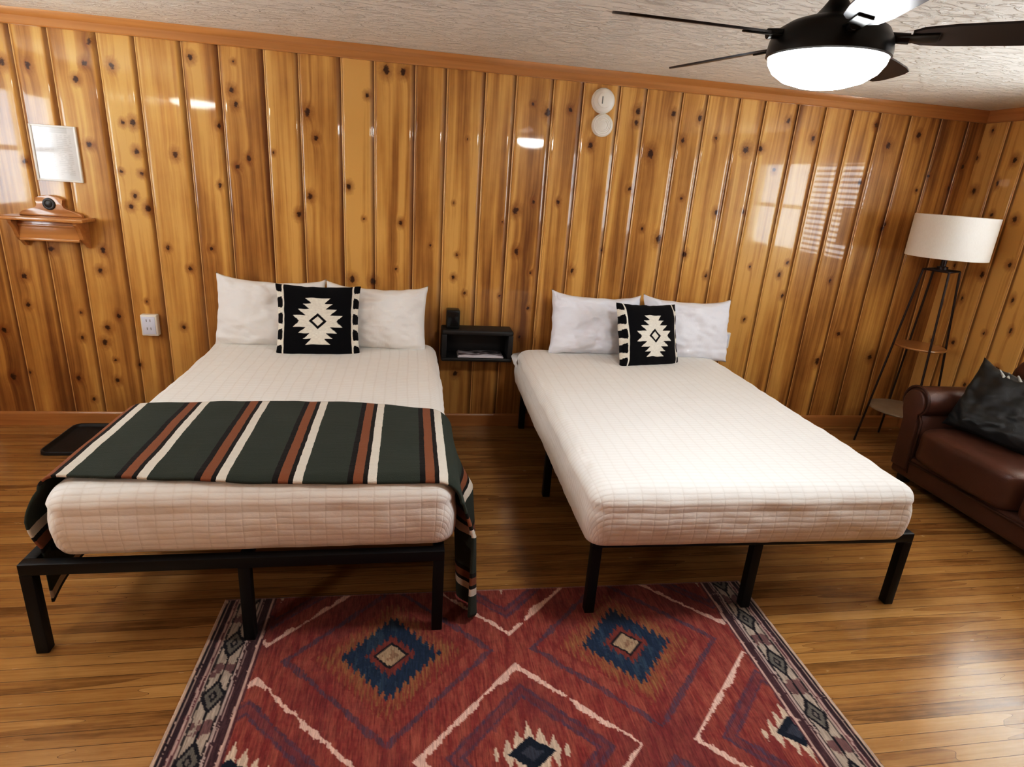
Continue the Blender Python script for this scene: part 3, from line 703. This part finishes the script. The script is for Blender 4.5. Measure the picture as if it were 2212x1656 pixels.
# ------------------------------------------------------------------ rug
def rug():
    x0, x1, y1, y0 = -1.025, 1.305, -1.915, -5.0
    st = .0046; nx = int((x1 - x0) / st); ny_f = int((1.30) / st)
    xs = np.linspace(x0, x1, nx + 1); ys = np.concatenate([np.linspace(y1, y1 - 1.30, ny_f + 1), np.linspace(y1 - 1.30, y0, 150)[1:]])
    X, Y = np.meshgrid(xs, ys); sh = X.shape
    r = np.random.default_rng(5)
    def sm(shape, k):            # smooth value noise by box filtering
        a = r.standard_normal(shape)
        for ax in (0, 1):
            if k[ax] > 1:
                ker = np.ones(k[ax]) / k[ax]; a = np.apply_along_axis(lambda v: np.convolve(v, ker, 'same'), ax, a)
        return a / a.std()
    fine = sm(sh, (9, 1)); mid = sm(sh, (25, 5)); big = sm(sh, (61, 41))
    jag = sm(sh, (9, 5)) * .7 + sm(sh, (3, 3)) * .3
    wx = X + .0022 * jag; wy = Y + .0024 * jag; wob = sm(sh, (15, 15))
    cx, cy, px, py = .145, -2.735, .94, .91
    def lat(cx0, cy0):
        dx = (wx - cx0 + px / 2) % px - px / 2; dy = (wy - cy0 + py / 2) % py - py / 2
        return dx, dy
    col = np.zeros(sh + (3,)); red = np.array([.225, .042, .039]); red2 = np.array([.33, .097, .069])
    f = np.clip(.5 + .22 * fine + .28 * mid, 0, 1)[..., None]; col[:] = red * (1 - f) + red2 * f
    f = np.clip(.25 * big + .1, 0, .45)[..., None]; col = col * (1 - f) + np.array([.15, .035, .042]) * f
    def put(mask, c, a=1.0):
        mm = (mask.astype(float) * a)[..., None]; col[:] = col * (1 - mm) + np.array(c) * mm
    sx, sy = lat(cx, cy); bx, by = lat(cx - .47, cy + .455)
    S1 = np.abs(sx) / .37 + np.abs(sy) / .37; B1 = np.abs(bx) + np.abs(by)
    pink = (.68, .47, .40); purple = (.085, .052, .080); navy = (.022, .040, .078); blk = (.016, .014, .02); tan = (.30, .155, .07); cream = (.58, .46, .36)
    tr_ = np.clip(.62 + .3 * mid + .25 * fine, 0, 1)
    # orange warmth round the blue medallions
    fr = np.clip((.30 - B1) / .12, 0, 1) * np.clip(.55 + .35 * fine, 0, 1); put(fr > 0, (.31, .10, .05), 1); col[:] = col  # soft glow below
    col[:] = np.where((fr > 0)[..., None], col * fr[..., None] + (red * (1 - f) + red2 * f) * (1 - fr[..., None]), col)
    # purple outlines
    put((np.abs(np.abs(bx) + np.abs(by) * .98 - .385) < .015 + .004 * mid), (.095, .062, .098), np.clip(.72 + .2 * fine, 0, 1))
    ring = np.abs(S1 * .37 - .25); put(ring < .030 + .006 * mid, (.13, .045, .065), .55); put(np.abs(ring - .024) < .009 + .003 * wob, (.095, .058, .095), np.clip(.62 + .25 * fine, 0, 1))
    # pink zigzags
    put(np.abs(S1 * .37 - .37 + .003 * wob) < .0125 + .0045 * wob, pink)
    # serrated medallions
    def teeth(dx, dy, rad, per, depth):
        l1 = np.abs(dx) + np.abs(dy) * .9; ph = ((dx + 5) / per) % 1
        return l1 - rad - depth * np.abs(2 * ph - 1)
    put(teeth(bx, by, .235, .022, .055) < 0, tan, np.clip(.38 + .30 * fine, 0, .9))
    put(teeth(bx, by, .165, .024, .038) < 0, navy); put((teeth(bx, by, .165, .024, .038) < 0) & (mid > .9), (.045, .075, .11), .7)
    put(teeth(bx, by, .08, .022, .028) < 0, (.20, .048, .038))
    put(B1 < .068, blk); put(B1 < .056, (.40, .29, .19)); put((B1 < .035) & (jag > .3), (.28, .17, .11))
    put(np.abs(sx) * .8 + np.abs(sy) - .062 - .062 * np.abs(2 * (((sx + 5) / .040) % 1) - 1) < 0, cream)
    d = np.abs(sx) * .78 + np.abs(sy); put(d < .062, (.012, .018, .032)); put(d < .030, (.05, .055, .075))
    # side borders
    for sgn, xe in ((1, x0), (-1, x1)):
        e = (X - xe) * sgn + .0012 * jag
        b = (e < .208); put(b, (.135, .055, .062)); put(b & (fine > .4), (.21, .10, .105), .6)
        put(b & (np.abs(e - .030) < .012), blk, .75); put(b & (np.abs(e - .172) < .020), blk, .55)
        m = b & (e > .066) & (e < .142); yy = (wy + .05) / .25; ph = np.abs((yy % 1) - .5) * 2; c0 = np.abs(e - .104) / .036
        put(m, (.42, .35, .29)); put(m & (c0 < 1.2) & (np.abs(ph - 1) < .22 + .1 * jag) , (.13, .04, .05), .8)
        dm = c0 + ph / .55; put(m & (dm < 1.0), (.16, .145, .125)); put(m & (np.abs(dm - 1.0) < .16), blk); put(m & (dm < .42), blk); put(m & (dm < .2), (.2, .17, .15))
        put(m & (np.abs(c0) < .09) & (dm > 1), blk)
        for q, w_, cc in ((.005, .006, (.58, .44, .34)), (.016, .003, blk), (.022, .0022, (.46, .34, .29)), (.047, .004, (.50, .36, .32)), (.061, .004, (.46, .36, .31)), (.067, .003, blk), (.141, .003, blk), (.148, .0045, (.50, .40, .36)), (.160, .002, (.40, .28, .26)), (.196, .006, (.58, .41, .35)), (.204, .003, (.10, .03, .04))):
            put(b & (np.abs(e - q) < w_), cc, .9)
        put(b & (jag > 2.0), (.45, .33, .3), .7)
    put(Y > y1 - .008, (.40, .22, .19), .9)
    a = np.concatenate([col, np.ones(sh + (1,))], 2).reshape(-1, 4)
    Z = .008 + .0006 * jag
    ang = math.radians(-.7); ca, sa = math.cos(ang), math.sin(ang); ox, oy = .14, -1.915
    RX = ox + (X - ox) * ca - (Y - oy) * sa; RY = oy + (X - ox) * sa + (Y - oy) * ca
    V = np.stack([RX.ravel(), RY.ravel(), Z.ravel()], 1)
    n1 = nx + 1; I = np.arange(sh[0] - 1)[:, None] * n1 + np.arange(nx)[None]; I = I.ravel()
    F = np.stack([I, I + n1, I + n1 + 1, I + 1], 1)
    # skirt down to the floor
    loop = list(range(0, n1)) + [k * n1 + nx for k in range(1, sh[0])] + [(sh[0] - 1) * n1 + k for k in range(nx - 1, -1, -1)] + [k * n1 for k in range(sh[0] - 2, 0, -1)]
    nb = len(V); Vs = V[loop].copy(); Vs[:, 2] = .0005; V = np.concatenate([V, Vs]); a = np.concatenate([a, a[loop]])
    F = F.tolist() + [(loop[i], loop[(i + 1) % len(loop)], nb + (i + 1) % len(loop), nb + i) for i in range(len(loop))]
    o = mesh_obj('area_rug', V.tolist(), F, M['rug'], None, smooth=True, attrs={'pat': ('FLOAT_COLOR', a)})
    tag(o, 'red woven rug with blue serrated diamonds, pink zigzags and dark side borders', 'rug')
rug()
def seat(root, base):
    """move the thing's origin to its base without moving its geometry"""
    b = Vector(base); T = Matrix.Translation(-b)
    def rec(o):
        for c in o.children:
            if c.type == 'MESH': c.data.transform(T)
            rec(c)
    rec(root); root.location = b
    return root

# ------------------------------------------------------------------ floating nightstand, clock, magazines
t = thing('nightstand', 'black wall-mounted open box nightstand between the two beds', 'nightstand')
nx0, nx1, nz0, nz1, nd, th = -.058, .436, .545, .767, -.165, .034
box('top_panel', nx0, nx1, nd, 0, nz1 - th, nz1, M['blackwood'], t, .012, 3)
box('bottom_panel', nx0, nx1, nd, 0, nz0, nz0 + .026, M['blackwood'], t, .010, 3)
box('side_panel', nx0, nx0 + th, nd + .002, 0, nz0 + .024, nz1 - th + .002, M['blackwood'], t, .004)
box('side_panel', nx1 - th, nx1, nd + .002, 0, nz0 + .024, nz1 - th + .002, M['blackwood'], t, .004)
box('back_panel', nx0 + th, nx1 - th, -.012, -.002, nz0 + .026, nz1 - th, M['blackwood'], t, .001)
seat(t, (.189, 0, nz0))
t = thing('alarm_clock', 'small black cube clock on the left end of the black nightstand', 'clock')
box('body', -.028, .062, -.125, -.03, nz1 + .001, nz1 + .128, M['clockblack'], t, .008, 3)
box('screen', -.018, .052, -.127, -.1245, nz1 + .018, nz1 + .115, plain('dark_screen', (.012, .012, .012), .15), t, .001)
seat(t, (.015, -.08, nz1 + .001))
t = thing('magazine', 'thin white magazine lying face up under another in the black nightstand', 'magazine')
box('pages', .055, .375, -.156, -.02, nz0 + .027, nz0 + .036, M['page'], t, .001); seat(t, (.21, -.09, nz0 + .027))
t = thing('magazine', 'magazine with a dark photo cover, on top inside the black nightstand', 'magazine')
box('pages', .062, .368, -.152, -.022, nz0 + .0365, nz0 + .044, M['page'], t, .001)
box('cover', .062, .368, -.152, -.022, nz0 + .044, nz0 + .0455, M['cover'], t, .0004); seat(t, (.215, -.09, nz0 + .0365))

# ------------------------------------------------------------------ wall shelf with scalloped crest
t = thing('wall_shelf', 'small pine wall shelf with curved brackets and a scalloped crest, below the framed notice', 'shelf')
SL, SR, SZ = -2.632, -2.176, 1.345
box('shelf_board', SL, SR, -.165, 0, SZ, SZ + .02, M['shelfwood'], t, .004)
br = [(0, SZ), (-.140, SZ), (-.138, SZ - .018), (-.115, SZ - .035), (-.100, SZ - .060), (-.092, SZ - .09), (-.072, SZ - .118), (-.045, SZ - .13), (-.032, SZ - .148), (-.018, SZ - .16), (0, SZ - .163)]
for xa in (SL + .045, SR - .067): prism('bracket', br, 'x', xa, xa + .022, M['shelfwood'], t, .002)
bm = bmesh.new(); add_box(bm, SL + .067, SR - .067, -.085, -.065, SZ - .115, SZ, .002); add_box(bm, SL + .067, SR - .067, -.094, -.062, SZ - .122, SZ - .106, .004); add_box(bm, SL + .067, SR - .067, -.092, -.064, SZ - .04, SZ - .024, .004)
bm_obj('apron_rail', bm, M['shelfwood'], t, auto=40)
cxx = -2.404; hf = [(.17, SZ + .02), (.168, SZ + .034), (.15, SZ + .046), (.115, SZ + .056), (.082, SZ + .062), (.070, SZ + .072), (.064, SZ + .09), (.068, SZ + .104), (.078, SZ + .114), (.076, SZ + .121), (.05, SZ + .132), (.025, SZ + .139)]
prism('crest', [(cxx + a, z) for a, z in hf] + [(cxx, SZ + .141)] + [(cxx - a, z) for a, z in hf[::-1]], 'y', -.034, -.002, M['shelfwood'], t, .004)
d = lathe('medallion', [(0, .010), (.016, .0105), (.022, .007), (.027, .008), (.033, .006), (.035, 0)], M['disc'], t, 32, axis='-y', loc=(cxx, -.034, SZ + .091))
d['label'] = 'dark round disc'
seat(t, (-2.404, 0, SZ - .163))

# ------------------------------------------------------------------ framed notice
t = thing('framed_notice', 'white framed printed notice on the pine wall above the small shelf', 'notice')
fx0, fx1, fz0, fz1 = -2.453, -2.209, 1.567, 1.877
bm = bmesh.new()
for a in ((fx0, fx0 + .011, fz0, fz1), (fx1 - .011, fx1, fz0, fz1), (fx0 + .011, fx1 - .011, fz0, fz0 + .011), (fx0 + .011, fx1 - .011, fz1 - .011, fz1)): add_box(bm, a[0], a[1], -.017, 0, a[2], a[3], .002)
f = bm_obj('frame', bm, M['white_plastic'], t, auto=40); f['label'] = 'thin off-white frame'
n1, n2 = 60, 84; V, F, C = [], [], []
rr = random.Random(4)
lines = {}
for j in range(n2 + 1):
    for i in range(n1 + 1):
        u, v = i / n1, j / n2
        V.append((fx0 + .011 + (fx1 - fx0 - .022) * u, -.009, fz0 + .011 + (fz1 - fz0 - .022) * v))
        c = .66; row = j // 2
        if v > .90 and .18 < u < .82: c = .50 if j % 3 else .6
        elif .10 < v < .86 and j % 3 == 0:
            k = (row, i // 3)
            if k not in lines: lines[k] = rr.random()
            if .10 < u < .46 or .54 < u < .90: c = .52 if lines[k] > .25 else .66
        C.append((c, c * .97, c * .92, 1))
for j in range(n2):
    for i in range(n1): a = j * (n1 + 1) + i; F.append((a, a + 1, a + n1 + 2, a + n1 + 1))
pg = mesh_obj('printed_page', V, F, M['notice'], t, attrs={'pat': ('FLOAT_COLOR', C)}); 
nb = M['notice'].node_tree.nodes['Principled BSDF']; nb.inputs['Coat Weight'].default_value = 1.0; nb.inputs['Coat Roughness'].default_value = .06
seat(t, (-2.331, 0, fz0))

# ------------------------------------------------------------------ outlets, detectors
def outlet(label, x0, x1, z0, z1, dep):
    t = thing('wall_outlet', label, 'outlet')
    box('housing', x0, x1, -dep, 0, z0, z1, M['white_plastic'], t, .008, 3)
    box('face_plate', x0 + .010, x1 - .012, -dep - .003, -dep + .002, z0 + .012, z1 - .012, M['cool_plastic'], t, .003)
    for k in (.3, .68):
        zc = z0 + (z1 - z0) * k; bm = bmesh.new()
        for xx in (-.014, .008): add_box(bm, (x0 + x1) / 2 + xx, (x0 + x1) / 2 + xx + .004, -dep - .0036, -dep - .002, zc, zc + .016)
        bm_obj('socket', bm, M['grey_plastic'], t)
    return seat(t, ((x0 + x1) / 2, 0, z0))
outlet('white plug-in outlet adapter on the wall left of the bed with the throw', -1.985, -1.885, .640, .780, .045)
outlet('white wall outlet half hidden behind the lamp-side pillow', 2.045, 2.135, .650, .775, .03)
t = thing('smoke_detector', 'round white smoke detector, upper one of the pair under the crown board', 'smoke detector')
lathe('base', [(0, .001), (.0775, .001), (.0775, .012), (.074, .018), (.070, .019)], M['white_plastic'], t, 48, axis='-y', loc=(.942, 0, 2.284))
lathe('dome', [(.070, .018), (.069, .030), (.060, .038), (.045, .041), (.044, .047), (.030, .051), (0, .052)], M['white_plastic'], t, 48, axis='-y', loc=(.942, 0, 2.284))
v_ = box('vent', .922, .930, -.0525, -.042, 2.262, 2.306, M['grey_plastic'], t, .002); v_['label'] = 'grey slot'
seat(t, (.942, 0, 2.207))
t = thing('smoke_detector', 'round white ringed detector, lower one of the pair on the wall', 'smoke detector')
lathe('base', [(0, .001), (.0715, .001), (.0715, .014), (.069, .020), (.064, .021)], M['white_plastic'], t, 48, axis='-y', loc=(.953, 0, 2.138))
lathe('grille', [(.064, .020), (.062, .027), (.052, .030), (.050, .027), (.042, .031), (.040, .028), (.031, .032), (.029, .029), (.018, .033), (0, .034)], M['white_plastic'], t, 48, axis='-y', loc=(.953, 0, 2.138))
seat(t, (.953, 0, 2.067))

# ------------------------------------------------------------------ boot tray on the floor
t = thing('boot_tray', 'black flat tray with a raised rim on the floor by the wall', 'tray')
V, F = [], []; cx, cy, hx, hy = -2.04, -.262, .43, .225
prof = [(0, .001), (0, .020), (.003, .024), (.008, .024), (.012, .020), (.018, .006), (.03, .005), (.2, .005)]
n = 96
for k, (i_, z) in enumerate(prof):
    for (p, nn) in rrect(hx - i_, hy - i_, max(.005, .05 - i_), n): V.append((cx + p[0], cy + p[1], z))
    if k:
        for i in range(n): F.append(((k - 1) * n + i, (k - 1) * n + (i + 1) % n, k * n + (i + 1) % n, k * n + i))
F.append(tuple(range((len(prof) - 1) * n, len(prof) * n)))
mesh_obj('rim_and_floor', V, F, M['tray'], t); seat(t, (cx, cy, 0))
t.children[0].name = 'tray_body'

# ------------------------------------------------------------------ sofa
t = thing('sofa', 'brown leather sofa with rolled arms against the right wall', 'sofa')
L_ = M['leather']; sx0, sx1 = 2.98, 3.77
ya, yb = -1.035, -2.46            # inner faces of the two arms
puffy = lambda name, x0, x1, y0, y1, z0, z1, e=7, wr=.006, sd=0, par=t, m=L_: puff(name, x1 - x0, abs(y1 - y0), z1 - z0, m, par, e, 16, wr, sd, ((x0 + x1) / 2, (y0 + y1) / 2, (z0 + z1) / 2))
box('base', sx0 + .01, sx1, yb - .14, ya + .14, .06, .215, L_, t, .02, 3)
bm = bmesh.new(); add_tube(bm, [(sx0 + .004, yb, .185), (sx0 + .004, ya, .185)], .008, 8); bm_obj('apron_welt', bm, M['leather_dk'], t, smooth=True)
for x in (sx0 + .08, sx1 - .08):
    for y in (yb - .08, ya + .08): box('foot', x - .03, x + .03, y - .03, y + .03, 0, .06, M['blackwood'], t, .006)
ym = (ya + yb) / 2
for i, (y0, y1) in enumerate(((ym + .004, ya - .004), (yb + .004, ym - .004))):
    puffy('seat_cushion', sx0 - .04, sx1 - .16, y0, y1, .200, .448, 7, .007, i + 1)
    bc = puffy('back_cushion', sx1 - .30, sx1 - .06, y0 - .01, y1 + .0, .43, .95, 4.0, .012, i + 5)
box('back_frame', sx1 - .12, sx1 + .02, yb - .1, ya + .06, .2, .86, L_, t, .05, 4)
for s_, yi in ((1, ya), (-1, yb)):
    yc, zc, R_ = yi + s_ * .095, .575, .098
    prof = []
    for k in range(0, 19):             # roll seen from the front: inner bottom, round the scroll, outer neck, down
        a = math.radians(-55 + k * 270 / 18); prof.append((yc - s_ * R_ * math.cos(a), zc + R_ * math.sin(a)))
    poly = [(yi + s_ * .0, .10), (yi + s_ * .012, .46)] + prof + [(yi + s_ * .135, .46), (yi + s_ * .14, .30), (yi + s_ * .145, .10)]
    prism('arm', poly, 'x', sx0 + .02, sx1 - .02, L_, t, .012, auto=50)
    inner = [((y - yc) * .86 + yc, (z - .35) * .93 + .35) for y, z in poly]
    ap = prism('arm_front_panel', inner, 'x', sx0 - .004, sx0 + .03, L_, t, .010, auto=50)
    bm = bmesh.new(); add_tube(bm, [(sx0 + .016, y, z) for y, z in poly[:-1]], .009, 8); bm_obj('welt', bm, M['leather_dk'], ap, smooth=True)
seat(t, (3.4, ym, 0))
# leather cushion on the sofa
cu = pillow('throw_pillow', .56, .46, .17, M['cushion_dk'], None, 23, .07)
cu.rotation_euler = (math.radians(-24), math.radians(4), math.radians(-72)); cu.location = (3.30, -1.30, .655)
tag(cu, 'charcoal leather cushion with grey fringe leaning on the brown sofa', 'cushion')
bm = bmesh.new(); r2 = random.Random(2)
for k in range(9):
    x = -.16 + k * .05; add_tube(bm, [(x, -.02, .20), (x + .03 + r2.uniform(-.01, .02), -.052, .165), (x + .055 + r2.uniform(-.01, .02), -.075, .12 + r2.uniform(-.03, .02))], [.006, .010, .004], 6)
fo = bm_obj('fringe', bm, M['fringe'], cu, smooth=True); fo['label'] = 'grey leather strips'

# ------------------------------------------------------------------ floor lamp with shelves
t = thing('floor_lamp', 'floor lamp with a white drum shade on four thin dark legs, in the corner', 'lamp', (3.45, -.38, 0), math.radians(23.5))
def sq(R_): return [(R_ * math.cos(a), R_ * math.sin(a)) for a in (math.radians(45 + 90 * k) for k in range(4))]
top, bot = sq(.118), sq(.262)
for a, b_ in zip(bot, top): tube('leg', [(a[0], a[1], 0), (b_[0], b_[1], 1.36)], .0075, M['lampmetal'], t)
def at_h(z): return .262 + (.118 - .262) * z / 1.36
for z, m in ((.30, M['paleshelf']), (.80, M['lampwood'])):
    R_ = at_h(z); 
    sh = lathe('shelf', [(0, z - .007), (R_ * .95, z - .007), (R_ * .97, z), (R_ * .95, z + .007), (0, z + .007)], m, t, 40)
bm = bmesh.new()
tp = sq(.118); 
for k in range(4): add_tube(bm, [(*tp[k], 1.36), (*tp[(k + 1) % 4], 1.36)], .007, 8)
for k in range(2): add_tube(bm, [(*tp[k], 1.36), (*tp[k + 2], 1.36)], .006, 8)
bm_obj('top_frame', bm, M['lampmetal'], t, smooth=True)
lathe('socket', [(0, 1.355), (.035, 1.355), (.035, 1.385), (.018, 1.39), (.018, 1.52), (.0, 1.525)], M['lampmetal'], t, 24)
sh = lathe('lamp_shade', [(.247, 1.448), (.252, 1.45), (.252, 1.732), (.248, 1.734), (.245, 1.732), (.245, 1.45), (.247, 1.448)], M['shade'], t, 64, auto=50)
bm = bmesh.new()
for k in range(3):
    a = 2 * PI * k / 3; add_tube(bm, [(.0, .0, 1.52), (.246 * math.cos(a), .246 * math.sin(a), 1.50)], .003, 6)
bm_obj('shade_spider', bm, M['lampmetal'], sh, smooth=True)

# ------------------------------------------------------------------ ceiling fan (at rest)
FX, FY = .924, -2.331
t = thing('ceiling_fan', 'dark bronze ceiling fan with five dark blades and a lit glass bowl', 'ceiling fan', (FX, FY, H))
def fz(prof): return [(r, z - H) for r, z in prof]
lathe('canopy', fz([(0, H - .001), (.075, H - .001), (.075, H - .02), (.06, H - .045), (.03, H - .06), (.015, H - .062), (0, H - .062)]), M['fanmetal'], t, 40)
tube('downrod', [(0, 0, -.06), (0, 0, -.16)], .0145, M['fanmetal'], t, 16)
lathe('motor_housing', fz([(0, 2.325), (.022, 2.325), (.026, 2.31), (.040, 2.29), (.058, 2.268), (.085, 2.262), (.122, 2.250), (.150, 2.232), (.166, 2.205), (.170, 2.178), (.170, 2.162), (.165, 2.158), (.155, 2.159), (0, 2.159)]), M['fanmetal'], t, 64, auto=40)
lathe('light_bowl', fz([(.159, 2.160), (.162, 2.152), (.159, 2.142), (.144, 2.120), (.113, 2.099), (.067, 2.085), (0, 2.080)]), M['bowl'], t, 56, auto=180)
PB = [(.205, .030), (.23, .046), (.30, .056), (.45, .062), (.58, .064), (.635, .058), (.655, .040), (.662, .015)]
for k in range(5):
    a = math.radians(324 + 72 * k)
    bm = bmesh.new(); up, lo = [], []
    rows = PB + [(x, -w) for x, w in PB[::-1]]
    A = [bm.verts.new((x, y, .003)) for x, y in rows]; B = [bm.verts.new((x, y, -.003)) for x, y in rows]
    bm.faces.new(A); bm.faces.new(B[::-1])
    for i in range(len(rows)): bm.faces.new((A[i], A[(i + 1) % len(rows)], B[(i + 1) % len(rows)], B[i]))
    bmesh.ops.rotate(bm, verts=bm.verts, matrix=Matrix.Rotation(math.radians(-13), 3, 'X'))
    bl = bm_obj('blade', bm, M['fanblade'], t, auto=30); bl.location = (0, 0, 2.212 - H); bl.rotation_euler = (0, 0, a)
    bm = bmesh.new(); add_box(bm, .15, .27, -.022, .022, -.009, -.003, .003); add_tube(bm, [(.14, 0, .0), (.20, 0, -.006)], .014, 10)
    bmesh.ops.rotate(bm, verts=bm.verts, matrix=Matrix.Rotation(math.radians(-13), 3, 'X'))
    bm_obj('blade_iron', bm, M['fanmetal'], bl, auto=40)

# ------------------------------------------------------------------ second ceiling light, towards the entry behind the camera
t = thing('ceiling_light', 'round flush ceiling light near the left side of the room', 'ceiling light', (-3.06, -4.95, H))
lathe('pan', [(0, -.001), (.31, -.001), (.31, -.03), (.29, -.034)], M['white_plastic'], t, 48)
lathe('diffuser', [(.295, -.03), (.27, -.06), (.17, -.085), (0, -.095)], M['ceilglow'], t, 48, auto=180)

# ------------------------------------------------------------------ lights, world, camera
def area(name, loc, rot, sx, sy, power, col):
    l = bpy.data.lights.new(name, 'AREA'); l.shape = 'RECTANGLE'; l.size = sx; l.size_y = sy; l.energy = power; l.color = col
    o = bpy.data.objects.new(name, l); COL.objects.link(o); o.location = loc; o.rotation_euler = rot; return o
area('window_daylight', (XL - .42, -2.35, 1.66), (0, -PI / 2 - math.radians(32), 0), 1.5, 3.2, 175, (.82, .91, 1.0))
area('window_daylight', (XR + .42, -2.45, 1.64), (0, PI / 2 + math.radians(32), 0), 1.5, 3.8, 165, (.84, .92, 1.0))
area('ceiling_fill', (XL - .75, -1.75, .75), (0, -PI / 2 - math.radians(52), 0), 1.0, 3.0, 330, (1.0, .97, .90))  # added fill lights, low outside both windows, to brighten the ceiling
area('ceiling_fill', (XR + .75, -2.0, .70), (0, PI / 2 + math.radians(52), 0), 1.0, 3.4, 330, (1.0, .97, .90))
w = bpy.data.worlds.new('sky'); bpy.context.scene.world = w; w.use_nodes = True
bg = w.node_tree.nodes['Background']; bg.inputs[0].default_value = (.75, .85, 1, 1); bg.inputs[1].default_value = 1.5

cam = bpy.data.cameras.new('camera'); cam.sensor_fit = 'HORIZONTAL'; cam.sensor_width = 36; cam.lens = 36 * 1297.248 / 2212; cam.clip_start = .05
co = bpy.data.objects.new('camera', cam); COL.objects.link(co)
yaw, pit, rol = math.radians(10.31364), math.radians(18.68107), math.radians(4.13325)
f = Vector((math.sin(yaw) * math.cos(pit), math.cos(yaw) * math.cos(pit), -math.sin(pit)))
r = Vector((math.cos(yaw), -math.sin(yaw), 0)); u = r.cross(f)
r2 = r * math.cos(rol) + u * math.sin(rol); u2 = u * math.cos(rol) - r * math.sin(rol)
mw = Matrix((r2, u2, -f)).transposed().to_4x4(); mw.translation = (-.277, -4.150, 1.76); co.matrix_world = mw
sc = bpy.context.scene; sc.camera = co
sc.view_settings.view_transform = 'Standard'; sc.view_settings.look = 'None'; sc.view_settings.exposure = 0.55
vs = sc.view_settings; vs.use_curve_mapping = True
cv = vs.curve_mapping.curves[3]; cv.points.new(.02, .0105); cv.points.new(.06, .040); cv.points.new(.14, .115); cv.points.new(.45, .465); cv.points.new(.75, .735); cv.points[-1].location = (1.0, .90); vs.curve_mapping.update()
sc.cycles.max_bounces = 10; sc.cycles.diffuse_bounces = 6; sc.cycles.glossy_bounces = 4; sc.cycles.transparent_max_bounces = 12
sc.cycles.sample_clamp_indirect = 6; sc.cycles.caustics_reflective = False; sc.cycles.caustics_refractive = False
